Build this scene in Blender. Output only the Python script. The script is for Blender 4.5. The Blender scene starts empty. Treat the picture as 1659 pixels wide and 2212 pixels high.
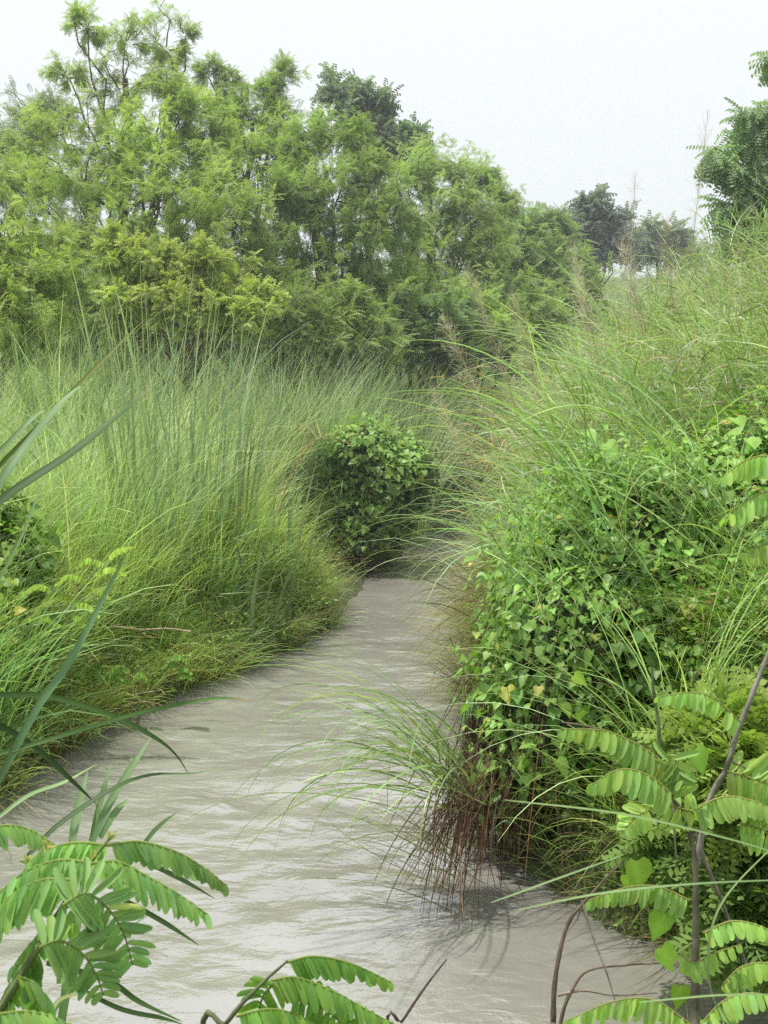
import bpy, math, random
import numpy as np
from math import radians, sin, cos, pi
rng = np.random.default_rng(7); random.seed(7)
scene = bpy.context.scene
COL = scene.collection
F = 3039.0; CX, CY = 829.5, 1106.0; HOR = 600.0
TH = math.atan((CY-HOR)/F); CAMZ = 3.0
ct, st = cos(TH), sin(TH)
def P(px, py, d):
    """point seen at photo pixel (px,py) of the 1659x2212 photo at forward depth d"""
    X = (px-CX)/F*d; U = (CY-py)/F*d
    return np.array([X, d*ct+U*st, CAMZ-d*st+U*ct])
def PW(px, py, z=0.0):
    a = P(px, py, 1.0)-np.array([0, 0, CAMZ]); t = (z-CAMZ)/a[2]
    return a*t+np.array([0, 0, CAMZ])

# ------------------------------------------------------------------ mesh building
class MB:
    def __init__(s): s.v=[]; s.f=[]; s.c=[]; s.n=0
    def add(s, v, f, c):
        v=np.asarray(v,dtype=np.float32).reshape(-1,3); f=np.asarray(f,dtype=np.int64)
        c=np.asarray(c,dtype=np.float32)
        if c.ndim==1: c=np.tile(c,(len(v),1))
        s.v.append(v); s.f.append(f+s.n); s.c.append(c[:, :3]); s.n+=len(v)
    def build(s, name, mat, parent=None, smooth=True):
        me=bpy.data.meshes.new(name)
        V=np.concatenate(s.v); C=np.concatenate(s.c)
        me.vertices.add(len(V)); me.vertices.foreach_set('co', V.ravel())
        nl=sum(x.size for x in s.f); npoly=sum(len(x) for x in s.f)
        me.loops.add(nl); me.polygons.add(npoly)
        li=np.concatenate([x.ravel() for x in s.f]).astype(np.int32)
        sz=np.concatenate([np.full(len(x),x.shape[1]) for x in s.f]).astype(np.int32)
        ls=np.concatenate([[0],np.cumsum(sz)[:-1]]).astype(np.int32)
        me.loops.foreach_set('vertex_index', li)
        me.polygons.foreach_set('loop_start', ls)
        me.polygons.foreach_set('use_smooth', np.full(npoly, smooth))
        at=me.attributes.new('tint','FLOAT_COLOR','POINT')
        at.data.foreach_set('color', np.concatenate([C,np.ones((len(C),1),np.float32)],1).astype(np.float32).ravel())
        me.update(calc_edges=True); me.validate()
        me.materials.append(mat)
        o=bpy.data.objects.new(name, me); COL.objects.link(o)
        if parent is not None: o.parent=parent
        return o
def tag(o, label=None, cat=None, group=None, kind=None):
    if label: o['label']=label
    if cat: o['category']=cat
    if group: o['group']=group
    if kind: o['kind']=kind
    return o
def thing(name, label, cat, loc=(0,0,0), group=None):
    o=bpy.data.objects.new(name, None); COL.objects.link(o); o.empty_display_size=.2
    o.location=loc
    return tag(o,label,cat,group)
def part(mb, name, mat, t):
    """mesh given in world space, parented to a thing (kept in place)"""
    o=mb.build(name, mat)
    base=t
    off=np.zeros(3)
    while base is not None:
        off+=np.array(base.location); base=base.parent
    co=np.empty(len(o.data.vertices)*3,np.float32); o.data.vertices.foreach_get('co',co)
    co=co.reshape(-1,3)-off.astype(np.float32); o.data.vertices.foreach_set('co',co.ravel()); o.data.update()
    o.parent=t
    return o

def U(a,b,n): return rng.uniform(a,b,n)
def nrm(v): return v/np.maximum(np.linalg.norm(v,axis=-1,keepdims=True),1e-9)

# ------------------------------------------------------------------ materials
def mat_leaf(name, trans=.35, rough=.45, spec=.35, nscale=6., var=.35, ttint=(1.05,1.2,.55)):
    m=bpy.data.materials.new(name); m.use_nodes=True; nt=m.node_tree; N=nt.nodes; L=nt.links
    b=N['Principled BSDF']; out=N['Material Output']
    a=N.new('ShaderNodeAttribute'); a.attribute_name='tint'
    tc=N.new('ShaderNodeTexCoord'); no=N.new('ShaderNodeTexNoise'); no.inputs['Scale'].default_value=nscale; no.inputs['Detail'].default_value=3
    L.new(tc.outputs['Object'],no.inputs['Vector'])
    mr=N.new('ShaderNodeMapRange'); mr.inputs['From Min'].default_value=.3; mr.inputs['From Max'].default_value=.7
    mr.inputs['To Min'].default_value=1-var; mr.inputs['To Max'].default_value=1+var
    L.new(no.outputs['Fac'],mr.inputs['Value'])
    mu=N.new('ShaderNodeVectorMath'); mu.operation='SCALE'
    L.new(a.outputs['Color'],mu.inputs[0]); L.new(mr.outputs['Result'],mu.inputs['Scale'])
    L.new(mu.outputs['Vector'],b.inputs['Base Color'])
    b.inputs['Roughness'].default_value=rough; b.inputs['Specular IOR Level'].default_value=spec
    t=N.new('ShaderNodeBsdfTranslucent')
    m2=N.new('ShaderNodeVectorMath'); m2.operation='MULTIPLY'; m2.inputs[1].default_value=ttint
    L.new(mu.outputs['Vector'],m2.inputs[0]); L.new(m2.outputs['Vector'],t.inputs['Color'])
    mx=N.new('ShaderNodeMixShader'); mx.inputs['Fac'].default_value=trans
    L.new(b.outputs['BSDF'],mx.inputs[1]); L.new(t.outputs['BSDF'],mx.inputs[2]); L.new(mx.outputs['Shader'],out.inputs['Surface'])
    return m
def mat_bark(name, rough=.85, nscale=25., bump=.4):
    m=bpy.data.materials.new(name); m.use_nodes=True; nt=m.node_tree; N=nt.nodes; L=nt.links
    b=N['Principled BSDF']
    a=N.new('ShaderNodeAttribute'); a.attribute_name='tint'
    tc=N.new('ShaderNodeTexCoord'); no=N.new('ShaderNodeTexNoise'); no.inputs['Scale'].default_value=nscale; no.inputs['Detail'].default_value=5
    L.new(tc.outputs['Object'],no.inputs['Vector'])
    mr=N.new('ShaderNodeMapRange'); mr.inputs['From Min'].default_value=.3; mr.inputs['From Max'].default_value=.7
    mr.inputs['To Min'].default_value=.55; mr.inputs['To Max'].default_value=1.4
    L.new(no.outputs['Fac'],mr.inputs['Value'])
    mu=N.new('ShaderNodeVectorMath'); mu.operation='SCALE'
    L.new(a.outputs['Color'],mu.inputs[0]); L.new(mr.outputs['Result'],mu.inputs['Scale'])
    L.new(mu.outputs['Vector'],b.inputs['Base Color']); b.inputs['Roughness'].default_value=rough
    b.inputs['Specular IOR Level'].default_value=.2
    bp=N.new('ShaderNodeBump'); bp.inputs['Strength'].default_value=bump; bp.inputs['Distance'].default_value=.01
    L.new(no.outputs['Fac'],bp.inputs['Height']); L.new(bp.outputs['Normal'],b.inputs['Normal'])
    return m
M_grass=mat_leaf('grass_blade',.38,.42,.4,3.)
M_reed=mat_leaf('reed_blade',.28,.5,.2,4.,.2)
M_tree=mat_leaf('tree_leaf',.45,.5,.3,1.3,.3)
M_vine=mat_leaf('vine_leaf',.38,.42,.3,7.,.25)
M_frond=mat_leaf('frond_leaflet',.42,.55,.2,40.,.1)
M_bark=mat_bark('bark')
M_dead=mat_bark('dead_stem',.8,40.,.2)

# ------------------------------------------------------------------ terrain
poly=np.array([(-60,6.6),(-14,6.5),(-8,6.3),(-5,6.3),(-3.1,6.5),(-2.4,7.1),(-2.12,8.2),(-1.85,9.3),(-1.5,9.9),(-.98,10.75),(-.5,11.7),(-.3,12.9),(-.16,14.0),(.12,14.85),(.45,16.5),
 (1.3,19),(3.2,22),(8,26),(20,31),(60,40),(60,38),(20,29.4),(8,24.6),(3.9,20.9),(2.0,17.6),(1.35,15.6),(.95,13),(.7,10.5),(.66,8.6),(.66,7.4),(.72,6.85),(.98,6.4),(1.16,6.12),(1.6,5.8),
 (2.1,5.2),(1.8,4.5),(.6,4.15),(-3,4.1),(-14,3.9),(-60,3.6)],float)
def sdist(x,y):
    x=np.atleast_1d(np.asarray(x,float)); y=np.atleast_1d(np.asarray(y,float))
    sh=x.shape; x=x.ravel(); y=y.ravel()
    d=np.full(x.shape,1e9); ins=np.zeros(x.shape,bool)
    n=len(poly)
    for i in range(n):
        a=poly[i]; b=poly[(i+1)%n]; e=b-a; 
        t=np.clip(((x-a[0])*e[0]+(y-a[1])*e[1])/(e@e),0,1)
        d=np.minimum(d,np.hypot(x-a[0]-t*e[0],y-a[1]-t*e[1]))
        cond=((a[1]>y)!=(b[1]>y))
        if abs(e[1])>1e-9:
            xi=a[0]+(y-a[1])*e[0]/e[1]; ins^=cond&(x<xi)
    return np.where(ins,-d,d).reshape(sh)
def sm(t): t=np.clip(t,0,1); return t*t*(3-2*t)
def vnoise(x,y,s,seed=0):
    x=np.asarray(x,float)/s+seed*13.7; y=np.asarray(y,float)/s+seed*7.1
    ix=np.floor(x).astype(int); iy=np.floor(y).astype(int); fx=sm(x-ix); fy=sm(y-iy)
    def h(i,j):
        v=np.sin(i*127.1+j*311.7+seed*74.7)*43758.5453; return v-np.floor(v)
    return (h(ix,iy)*(1-fx)+h(ix+1,iy)*fx)*(1-fy)+(h(ix,iy+1)*(1-fx)+h(ix+1,iy+1)*fx)*fy-.5
def xc(y): return np.interp(y,[5,8,10,12,15,18,22,26,40],[2.5,-.6,-.2,.15,.6,1.3,3.3,8,60])
def ground(x,y):
    x=np.asarray(x,float); y=np.asarray(y,float)
    d=sdist(x,y)
    right=1/(1+np.exp(-(x-xc(y))/.15)); right=np.where(y<6.9,sm((x-.6)/.5),right)
    near=1-sm((y-4.2)/1.2)
    hl=.05*sm(d/.1)+.36*sm(d/1.0)+.45*sm((d-.5)/2.6)
    hr=.3*sm(d/.12)+.75*sm(d/.9)+.95*sm((d-.3)/2.2)
    hn=.2*sm(d/.2)+.9*sm(d/2.2)+.35*sm((d-1.5)/3)
    h=hl*(1-right)+hr*right
    far=sm((y-20)/12); h=h*(1-far)+1.0*far*sm(d/1.5)
    farx=sm((np.abs(x)-12)/20); h=h*(1-farx)+1.0*farx*sm(d/1.5)
    h=h*(1-near)+hn*near
    h=np.where(d>0,h+sm(d/.5)*(.12*vnoise(x,y,.9,1)+.05*vnoise(x,y,.3,2)),-.6*sm(-d/.8)-.02)
    return h
def axis(lo,hi,fine_lo,fine_hi,step,g=1.12):
    a=list(np.arange(fine_lo,fine_hi+1e-6,step)); s=step
    while a[-1]<hi: s*=g; a.append(a[-1]+s)
    s=step; b=[a[0]]
    while b[-1]>lo: s*=g; b.append(b[-1]-s)
    return np.array(b[::-1][:-1]+a)
def grid_mesh(xs,ys,zf):
    X,Y=np.meshgrid(xs,ys); Z=zf(X,Y)
    V=np.stack([X,Y,Z],-1).reshape(-1,3); nx=len(xs); ny=len(ys)
    i=np.arange(nx-1)[None]+np.arange(ny-1)[:,None]*nx; i=i.ravel()
    return V,np.stack([i,i+1,i+nx+1,i+nx],1)
xs=axis(-2500,2500,-5,5,.07); ys=axis(-60,4000,-1,22,.08)
V,Fc=grid_mesh(xs,ys,ground)
mb=MB(); mb.add(V,Fc,(.05,.045,.025))
def mat_soil():
    m=bpy.data.materials.new('bank_soil'); m.use_nodes=True; nt=m.node_tree; N=nt.nodes; L=nt.links; b=N['Principled BSDF']
    tc=N.new('ShaderNodeTexCoord'); n1=N.new('ShaderNodeTexNoise'); n1.inputs['Scale'].default_value=2.5; n1.inputs['Detail'].default_value=8
    L.new(tc.outputs['Object'],n1.inputs['Vector'])
    r=N.new('ShaderNodeValToRGB'); r.color_ramp.elements[0].position=.35; r.color_ramp.elements[0].color=(.05,.07,.02,1)
    r.color_ramp.elements[1].position=.7; r.color_ramp.elements[1].color=(.1,.085,.05,1)
    e=r.color_ramp.elements.new(.5); e.color=(.07,.09,.03,1)
    L.new(n1.outputs['Fac'],r.inputs['Fac']); L.new(r.outputs['Color'],b.inputs['Base Color']); b.inputs['Roughness'].default_value=.95
    n2=N.new('ShaderNodeTexNoise'); n2.inputs['Scale'].default_value=30; n2.inputs['Detail'].default_value=5; L.new(tc.outputs['Object'],n2.inputs['Vector'])
    bp=N.new('ShaderNodeBump'); bp.inputs['Strength'].default_value=.8; bp.inputs['Distance'].default_value=.04
    L.new(n2.outputs['Fac'],bp.inputs['Height']); L.new(bp.outputs['Normal'],b.inputs['Normal'])
    return m
tag(mb.build('ground',mat_soil()),'muddy earth banks on both sides of the stream','ground',kind='structure')

# ------------------------------------------------------------------ water
def mat_water():
    m=bpy.data.materials.new('muddy_water'); m.use_nodes=True; nt=m.node_tree; N=nt.nodes; L=nt.links; b=N['Principled BSDF']
    tc=N.new('ShaderNodeTexCoord')
    n1=N.new('ShaderNodeTexNoise'); n1.inputs['Scale'].default_value=1.2; n1.inputs['Detail'].default_value=4; L.new(tc.outputs['Object'],n1.inputs['Vector'])
    r=N.new('ShaderNodeValToRGB'); r.color_ramp.elements[0].position=.3; r.color_ramp.elements[0].color=(.225,.214,.19,1)
    r.color_ramp.elements[1].position=.7; r.color_ramp.elements[1].color=(.29,.28,.255,1)
    L.new(n1.outputs['Fac'],r.inputs['Fac']); L.new(r.outputs['Color'],b.inputs['Base Color'])
    b.inputs['Roughness'].default_value=.05; b.inputs['IOR'].default_value=3.1; b.inputs['Specular IOR Level'].default_value=.5
    def noise(sc,vec,det=3,dist=0.):
        mp=N.new('ShaderNodeMapping'); mp.inputs['Scale'].default_value=vec; mp.inputs['Rotation'].default_value=(0,0,.12); L.new(tc.outputs['Object'],mp.inputs['Vector'])
        n=N.new('ShaderNodeTexNoise'); n.inputs['Scale'].default_value=sc; n.inputs['Detail'].default_value=det; n.inputs['Distortion'].default_value=dist
        L.new(mp.outputs['Vector'],n.inputs['Vector']); return n
    a=noise(2.4,(.7,1.15,1),2,1.); c=noise(9,(.62,1.1,1),2,.9); d=noise(28,(.7,1.,1),2,.6); e_=noise(70,(.9,1.,1),1,.3)
    def addn(x,y,k):
        mm=N.new('ShaderNodeMath'); mm.operation='MULTIPLY_ADD'; L.new(y,mm.inputs[0]); mm.inputs[1].default_value=k; L.new(x,mm.inputs[2]); return mm.outputs[0]
    h=addn(a.outputs['Fac'],c.outputs['Fac'],.33); h=addn(h,d.outputs['Fac'],.075); h=addn(h,e_.outputs['Fac'],.055)
    bp=N.new('ShaderNodeBump'); bp.inputs['Strength'].default_value=1.; bp.inputs['Distance'].default_value=.03
    L.new(h,bp.inputs['Height']); L.new(bp.outputs['Normal'],b.inputs['Normal'])
    return m
def wave(X,Y):
    z=.028*vnoise(X*.6+.3*Y,Y,.33,3)+.014*vnoise(X*.7,Y-.2*X,.14,4)+.006*vnoise(X,Y,.07,5)
    fade=1-sm((np.hypot(X,Y)-15)/10)
    # rapids by the tussock and mid-stream
    g=1+1.6*np.exp(-((X-.1)**2/.6+(Y-6.6)**2/.25))+1.2*np.exp(-((X+.3)**2/.5+(Y-7.9)**2/.15))
    return z*fade*g
V,Fc=grid_mesh(axis(-60,60,-4,3,.035,1.15),axis(2.5,60,3.6,16,.03,1.12),wave)
c=V[Fc].mean(1); keep=sdist(c[:,0],c[:,1])<.5+.05*np.abs(c[:,0]).clip(0,20)
mb=MB(); mb.add(V,Fc[keep],(.2,.2,.15))
tag(mb.build('water',mat_water()),'brown rippling stream water flowing between grassy banks','water',kind='structure')

# ------------------------------------------------------------------ generators
def blades(mb,base,az,length,lean,bend,width,c0,c1,seg=6,drift=0.,roll=None,wprof=.75,tipdry=0.,fold=False,power=1.3):
    n=len(base)
    s=np.linspace(0,1,seg+1)
    th=lean[:,None]+bend[:,None]*s[None]**power
    if np.isscalar(drift): drift=rng.normal(0,drift,n) if drift>0 else np.zeros(n)
    a=az[:,None]+drift[:,None]*s[None]
    T=np.stack([np.sin(th)*np.cos(a),np.sin(th)*np.sin(a),np.cos(th)],-1)
    step=(length/seg)[:,None,None]
    C=np.concatenate([np.zeros((n,1,3)),np.cumsum((T[:,1:]+T[:,:-1])/2*step,1)],1)+base[:,None]
    side=np.stack([-np.sin(a),np.cos(a),np.zeros_like(a)],-1)
    up=np.cross(T,side)
    if roll is None: roll=rng.normal(0,.7,n)
    r=roll[:,None,None]
    B=side*np.cos(r)+up*np.sin(r)
    w=width[:,None]*np.minimum(1,(.45+2.2*s))[None]*np.clip(1-s,0,1)[None]**wprof/2
    w=np.maximum(w,width[:,None]*.03)
    if fold:
        Nn=np.cross(T,B)
        rows=np.stack([C-B*w[...,None]+Nn*(w*.45)[...,None],C,C+B*w[...,None]+Nn*(w*.45)[...,None]],2)
        k=3
    else:
        rows=np.stack([C-B*w[...,None],C+B*w[...,None]],2); k=2
    V=rows.reshape(-1,3)
    per=(seg+1)*k
    q=[]
    for i in range(seg):
        for j in range(k-1):
            q.append((i*k+j,i*k+j+1,(i+1)*k+j+1,(i+1)*k+j))
    Fq=(np.arange(n)[:,None,None]*per+np.array(q)[None]).reshape(-1,4)
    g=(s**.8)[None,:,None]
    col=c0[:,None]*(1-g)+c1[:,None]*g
    if tipdry>0:
        dry=(rng.random(n)<tipdry)[:,None,None]*np.clip((s-.75)/.25,0,1)[None,:,None]
        col=col*(1-dry)+np.array([.42,.33,.18])*dry
    col=np.repeat(col[:,:,None],k,2)
    if fold: col=col.copy(); col[:,:,1]*=1.25
    mb.add(V,Fq,col.reshape(-1,3))
def cvar(base,n,v=.18,hue=.1):
    b=np.asarray(base,float); k=np.exp(rng.normal(0,v,(n,1))); h=rng.normal(0,hue,(n,1))
    return np.clip(b*k*np.concatenate([1+h,1+h*.1,1-h],1),.004,.9)
def tmpl_leaf(kind):
    if kind=='oval':   # length along +X (0..1), width +-.5 (scaled)
        xs_=[0,.18,.5,.82,1]; ws=[.06,.38,.5,.36,.04]
    elif kind=='lance':
        xs_=[0,.3,.7,1]; ws=[.1,.5,.36,.03]
    elif kind=='round':
        xs_=[0,.06,.25,.55,.85,.97,1.0]; ws=[.12,.3,.46,.5,.44,.25,.1]
    elif kind=='heart':
        xs_=[-.12,0,.15,.45,.75,1]; ws=[.3,.48,.56,.46,.2,.01]
    elif kind=='quad':
        xs_=[0,.45,1]; ws=[.1,.5,.05]
    v=[];f=[]
    for x,w in zip(xs_,ws):
        notch=0.12 if (kind=='heart' and x<0) else 0
        v+= [(x,-w,.12*w*2),(x+notch,0,0),(x,w,.12*w*2)]
    for i in range(len(xs_)-1):
        f+=[(i*3,i*3+1,i*3+4,i*3+3),(i*3+1,i*3+2,i*3+5,i*3+4)]
    v=np.array(v); v[:,2]+=-.12*v[:,0]**2
    return v,np.array(f)
def tmpl_flat(kind):
    v,f=tmpl_leaf(kind); k=len(v)//3
    vv=np.concatenate([np.stack([v[0::3],v[2::3]],1).reshape(-1,3)]); ff=np.array([(2*i,2*i+1,2*i+3,2*i+2) for i in range(k-1)])
    return vv,ff
def scatter(mb,tm,pos,X,Z,length,width,col,midtint=None):
    """place template at pos with +X axis along X and normal about Z"""
    v,f=tm; n=len(pos)
    X=nrm(X); Y=nrm(np.cross(Z,X)); Zn=np.cross(X,Y)
    L_=length[:,None,None]; W_=width[:,None,None]
    V=pos[:,None]+X[:,None]*v[None,:,0:1]*L_+Y[:,None]*v[None,:,1:2]*W_+Zn[:,None]*v[None,:,2:3]*L_
    Fq=(np.arange(n)[:,None,None]*len(v)+f[None]).reshape(-1,f.shape[1])
    c=np.repeat(col[:,None],len(v),1)
    if midtint is not None: c=c*midtint[None,:,None]
    mb.add(V.reshape(-1,3),Fq,c.reshape(-1,3))
def tube(mb,pts,r,col,k=6):
    pts=np.asarray(pts,float); n=len(pts); r=np.broadcast_to(np.asarray(r,float),(n,))
    T=nrm(np.gradient(pts,axis=0)); ref=np.array([.13,.31,.94]) if abs(T[0][2])<.9 else np.array([.9,.3,.1])
    A=nrm(np.cross(T,ref)); B=np.cross(T,A)
    an=np.linspace(0,2*pi,k,endpoint=False)
    V=pts[:,None]+(A[:,None]*np.cos(an)[None,:,None]+B[:,None]*np.sin(an)[None,:,None])*r[:,None,None]
    i=np.arange(n-1)[:,None]*k; j=np.arange(k)[None]
    Fq=np.stack([i+j,i+(j+1)%k,i+k+(j+1)%k,i+k+j],-1).reshape(-1,4)
    mb.add(V.reshape(-1,3),Fq,np.asarray(col,float))
def spline(ctrl,n):
    """Catmull-Rom through the control points"""
    c=np.asarray(ctrl,float); c=np.vstack([2*c[0]-c[1],c,2*c[-1]-c[-2]]); m=len(c)-3
    out=[]
    for t in np.linspace(0,m-1e-6,n):
        i=int(t); u=t-i; p0,p1,p2,p3=c[i],c[i+1],c[i+2],c[i+3]
        out.append(.5*((2*p1)+(-p0+p2)*u+(2*p0-5*p1+4*p2-p3)*u*u+(-p0+3*p1-3*p2+p3)*u**3))
    return np.array(out)

# ------------------------------------------------------------------ trees
def feather(pairs,ll,lw,droop=.35,fwd=.55):
    """a pinnate spray of unit length: leaflets as narrow folded quads"""
    v=[];f=[]
    def quad(p,d,w,L):
        d=np.array(d)/np.linalg.norm(d); s=np.cross(d,[0,0,1]); s/=np.linalg.norm(s)+1e-9
        i=len(v); v.extend([p, p+d*L*.5+s*w, p+d*L, p+d*L*.5-s*w]); f.append((i,i+1,i+2,i+3))
    for k in range(pairs):
        t=(k+.6)/pairs; p=np.array([t,0,-.25*t*t]); sc=(1-.55*abs(t-.45)*1.4)
        for sd in (-1,1):
            quad(p,(fwd,sd,-droop+.15*((k*7+sd)%3-1)),lw/2,ll*sc)
    quad(np.array([.5,0,-.06]),(1,0,-.35),lw*.22,.6)
    return np.array(v),np.array(f)
FE_fine=feather(7,.34,.085,.5); FE_big=feather(5,.42,.17,.9,.35)
def branch_path(a,b,n=7,wob=.08,sag=0.):
    t=np.linspace(0,1,n)[:,None]; L=np.linalg.norm(b-a)
    p=a*(1-t)+b*t+rng.normal(0,wob*L*.35,(n,3))*np.sin(t*pi)
    p[:,2]+=sag*L*np.sin(t[:,0]*pi)
    return p
TG_=np.array([1.08,1.0,1.5])  # haze put into the leaf colour: greyer, bluer tint
def make_tree(name,label,cat,base,trunk_top,lobes,leaf=FE_fine,flen=.15,dens=1.,col=(.17,.25,.05),dark=(.08,.14,.03),
              bark=(.12,.09,.06),r0=.09,group=None,up=.35,twigs=26,droop=.25,mat=None,gain=2.25,hue=.08):
    """lobes: list of (centre, radius)"""
    t=thing(name,label,cat,tuple(base),group)
    tb=MB(); lb=MB()
    base=np.asarray(base,float); tt=np.asarray(trunk_top,float)
    fork=base+(tt-base)*.35
    p=branch_path(base-np.array([0,0,.15]),tt,10,.06); tube(tb,p,np.linspace(r0,r0*.3,10),bark,8)
    for lo in lobes:
        c,r=lo[:2]; ld=lo[2] if len(lo)>2 else 1.; c=np.asarray(c,float)
        j=int(np.clip(np.argmin(np.linalg.norm(p-(c*.55+base*.45),axis=1)),2,9)); a=p[j]
        L=np.linalg.norm(c-a)
        if L>.2:
            q=branch_path(a,c,7,.1,.04); tube(tb,q,np.linspace(max(r0*.32*(1-j/14),.012),.008,7),bark,6)
        r=r*1.12; nt_=int(twigs*1.45*(r/.8)**1.3*dens*ld)+int(7*ld)
        d=nrm(rng.normal(0,1,(nt_,3))+np.array([0,0,up])); 
        st_=c+d*(r*U(0,.35,nt_))[:,None]
        ln=r*U(.5,1.0,nt_)*(1+.85*(rng.random(nt_)<.2)*(d[:,2]>-.1))
        PP=[];DD=[]
        for k in range(nt_):
            e=st_[k]+d[k]*ln[k]*.85+np.array([0,0,(.12-droop*.3*rng.random())*ln[k]])
            q=branch_path(st_[k],e,6,.16,.06)
            if k%2==0: tube(tb,q,np.linspace(.009,.003,6)*max(1,r),bark,4)
            dd=np.gradient(q,axis=0)
            PP.append(q);DD.append(dd)
            for m in range(3):   # side twigs
                i=random.randint(1,4); sd=nrm(dd[i]/np.linalg.norm(dd[i])+rng.normal(0,.65,3)); l2=ln[k]*random.uniform(.25,.5)
                q2=q[i]+sd*np.linspace(0,1,6)[:,None]*l2; q2[:,2]-=droop*l2*np.linspace(0,1,6)**2*.6
                PP.append(q2);DD.append(np.gradient(q2,axis=0))
        PP=np.array(PP);DD=nrm(np.array(DD))
        # fronds along every twig
        per=4.0; nf=int(len(PP)*per*(.16/flen)**1.25*1.5)
        w=rng.integers(0,len(PP),nf); s=U(.1,5,nf); i=np.minimum(s.astype(int),4); u=(s-i)[:,None]
        pos=PP[w,i]*(1-u)+PP[w,i+1]*u; tdir=DD[w,i]
        fd=nrm(tdir*.6+nrm(rng.normal(0,1,(nf,3)))*.75+np.array([0,0,-droop]))
        Z=nrm(np.array([0,0,1.])+rng.normal(0,.45,(nf,3)))
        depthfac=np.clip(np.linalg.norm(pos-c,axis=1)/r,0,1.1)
        mixf=np.clip(.52+.5*depthfac+.25*(pos[:,2]-c[2])/r,0,1)[:,None]  # crown shade painted in: inner and lower fronds take the dark colour
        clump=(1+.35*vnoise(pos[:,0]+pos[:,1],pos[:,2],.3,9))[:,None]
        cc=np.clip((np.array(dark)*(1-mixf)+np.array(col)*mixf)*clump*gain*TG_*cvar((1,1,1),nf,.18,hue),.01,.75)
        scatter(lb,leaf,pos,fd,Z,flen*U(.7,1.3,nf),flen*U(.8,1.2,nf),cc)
    part(tb,'trunk',M_bark,t); part(lb,'crown',mat or M_tree,t)
    return t
def LB(*a): # lobes from photo positions
    return [(P(q[0],q[1],q[3]),q[2]*q[3]/F)+tuple(q[4:]) for q in a]
def gbase(px,d):
    p=P(px,600,d); return np.array([p[0],p[1],float(ground(p[0],p[1])[0] if np.ndim(ground(p[0],p[1])) else ground(p[0],p[1]))])

G1=(.20,.27,.055); G1d=(.09,.13,.03)
# main tall feathery tree
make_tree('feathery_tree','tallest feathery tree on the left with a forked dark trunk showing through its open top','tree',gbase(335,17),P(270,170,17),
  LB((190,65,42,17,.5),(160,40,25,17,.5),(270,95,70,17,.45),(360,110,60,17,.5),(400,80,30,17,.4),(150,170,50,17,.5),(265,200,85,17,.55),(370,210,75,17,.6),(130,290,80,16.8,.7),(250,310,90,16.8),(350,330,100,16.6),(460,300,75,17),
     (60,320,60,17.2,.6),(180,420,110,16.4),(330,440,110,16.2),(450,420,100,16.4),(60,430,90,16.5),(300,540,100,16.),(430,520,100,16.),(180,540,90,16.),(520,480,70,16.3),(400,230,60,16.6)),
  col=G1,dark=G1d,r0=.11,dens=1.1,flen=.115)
make_tree('feathery_tree','second feathery tree right of the tallest one with upright shoots reaching the sky','tree',gbase(545,18.5),P(545,260,18.5),
  LB((605,165,34,18.5,.6),(575,215,50,18.5,.6),(500,185,38,18.7,.6),(450,165,34,18.7,.6),(520,260,65,18.5),(600,270,55,18.5),(470,270,60,18.6),(560,350,85,18.2),(480,380,70,18.2),(640,350,65,18.),(630,420,75,18)),
  col=(.17,.24,.05),dark=(.06,.10,.03),r0=.09,up=.6,flen=.12)
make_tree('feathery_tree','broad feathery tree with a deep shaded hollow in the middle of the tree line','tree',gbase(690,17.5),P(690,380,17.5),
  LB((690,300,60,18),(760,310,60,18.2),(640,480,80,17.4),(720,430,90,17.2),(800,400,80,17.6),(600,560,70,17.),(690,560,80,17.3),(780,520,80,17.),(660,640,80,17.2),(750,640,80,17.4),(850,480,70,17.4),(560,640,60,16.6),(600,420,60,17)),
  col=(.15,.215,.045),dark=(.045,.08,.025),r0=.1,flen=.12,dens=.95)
make_tree('broadleaf_tree','darker open crowned tree rising behind the feathery trees in the middle','tree',gbase(790,23),P(790,280,23),
  LB((735,205,35,23),(775,225,45,23),(815,245,40,23),(770,270,50,23),(830,310,40,23),(895,292,22,23),(860,330,40,23),(800,330,55,23)),
  leaf=FE_big,col=(.105,.155,.06),dark=(.06,.10,.045),r0=.09,up=.5,flen=.2,twigs=18)
make_tree('feathery_tree','pale feathery tree at the far left edge behind the tallest tree','tree',gbase(-20,21),P(-10,330,21),
  LB((20,350,70,21),(80,280,60,21),(-60,350,90,21),(50,420,90,20.5),(120,260,40,21),(-40,460,90,20.5)),
  col=(.14,.19,.07),dark=(.08,.12,.05),r0=.08,flen=.17)  # paler, bluer leaf colour carries painted distance haze
make_tree('feathery_tree','low feathery tree at the left edge hanging over the cattails','tree',gbase(-20,14),P(20,560,14),
  LB((40,560,90,13.8),(-60,540,100,13.8),(120,620,80,13.8),(30,660,90,13.5),(120,560,70,14.2),(-40,680,90,13.4),(60,730,60,13.4)),
  col=(.18,.24,.05),dark=(.07,.11,.03),r0=.07,flen=.13)
make_tree('feathery_tree','rounded feathery tree right of the shaded hollow','tree',gbase(930,19),P(930,420,19),
  LB((930,370,60,19.5),(880,400,60,19),(990,400,55,19.5),(1050,400,40,19.8),(940,460,90,19),(860,500,60,18.6),(1020,480,80,19),(900,580,90,18.6),(1000,570,80,18.8),(960,660,80,18.4),(860,640,70,18.2),(1085,440,35,19.8),(1060,540,70,19)),
  col=(.17,.235,.055),dark=(.07,.11,.035),r0=.09,flen=.12,dens=.95)
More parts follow.
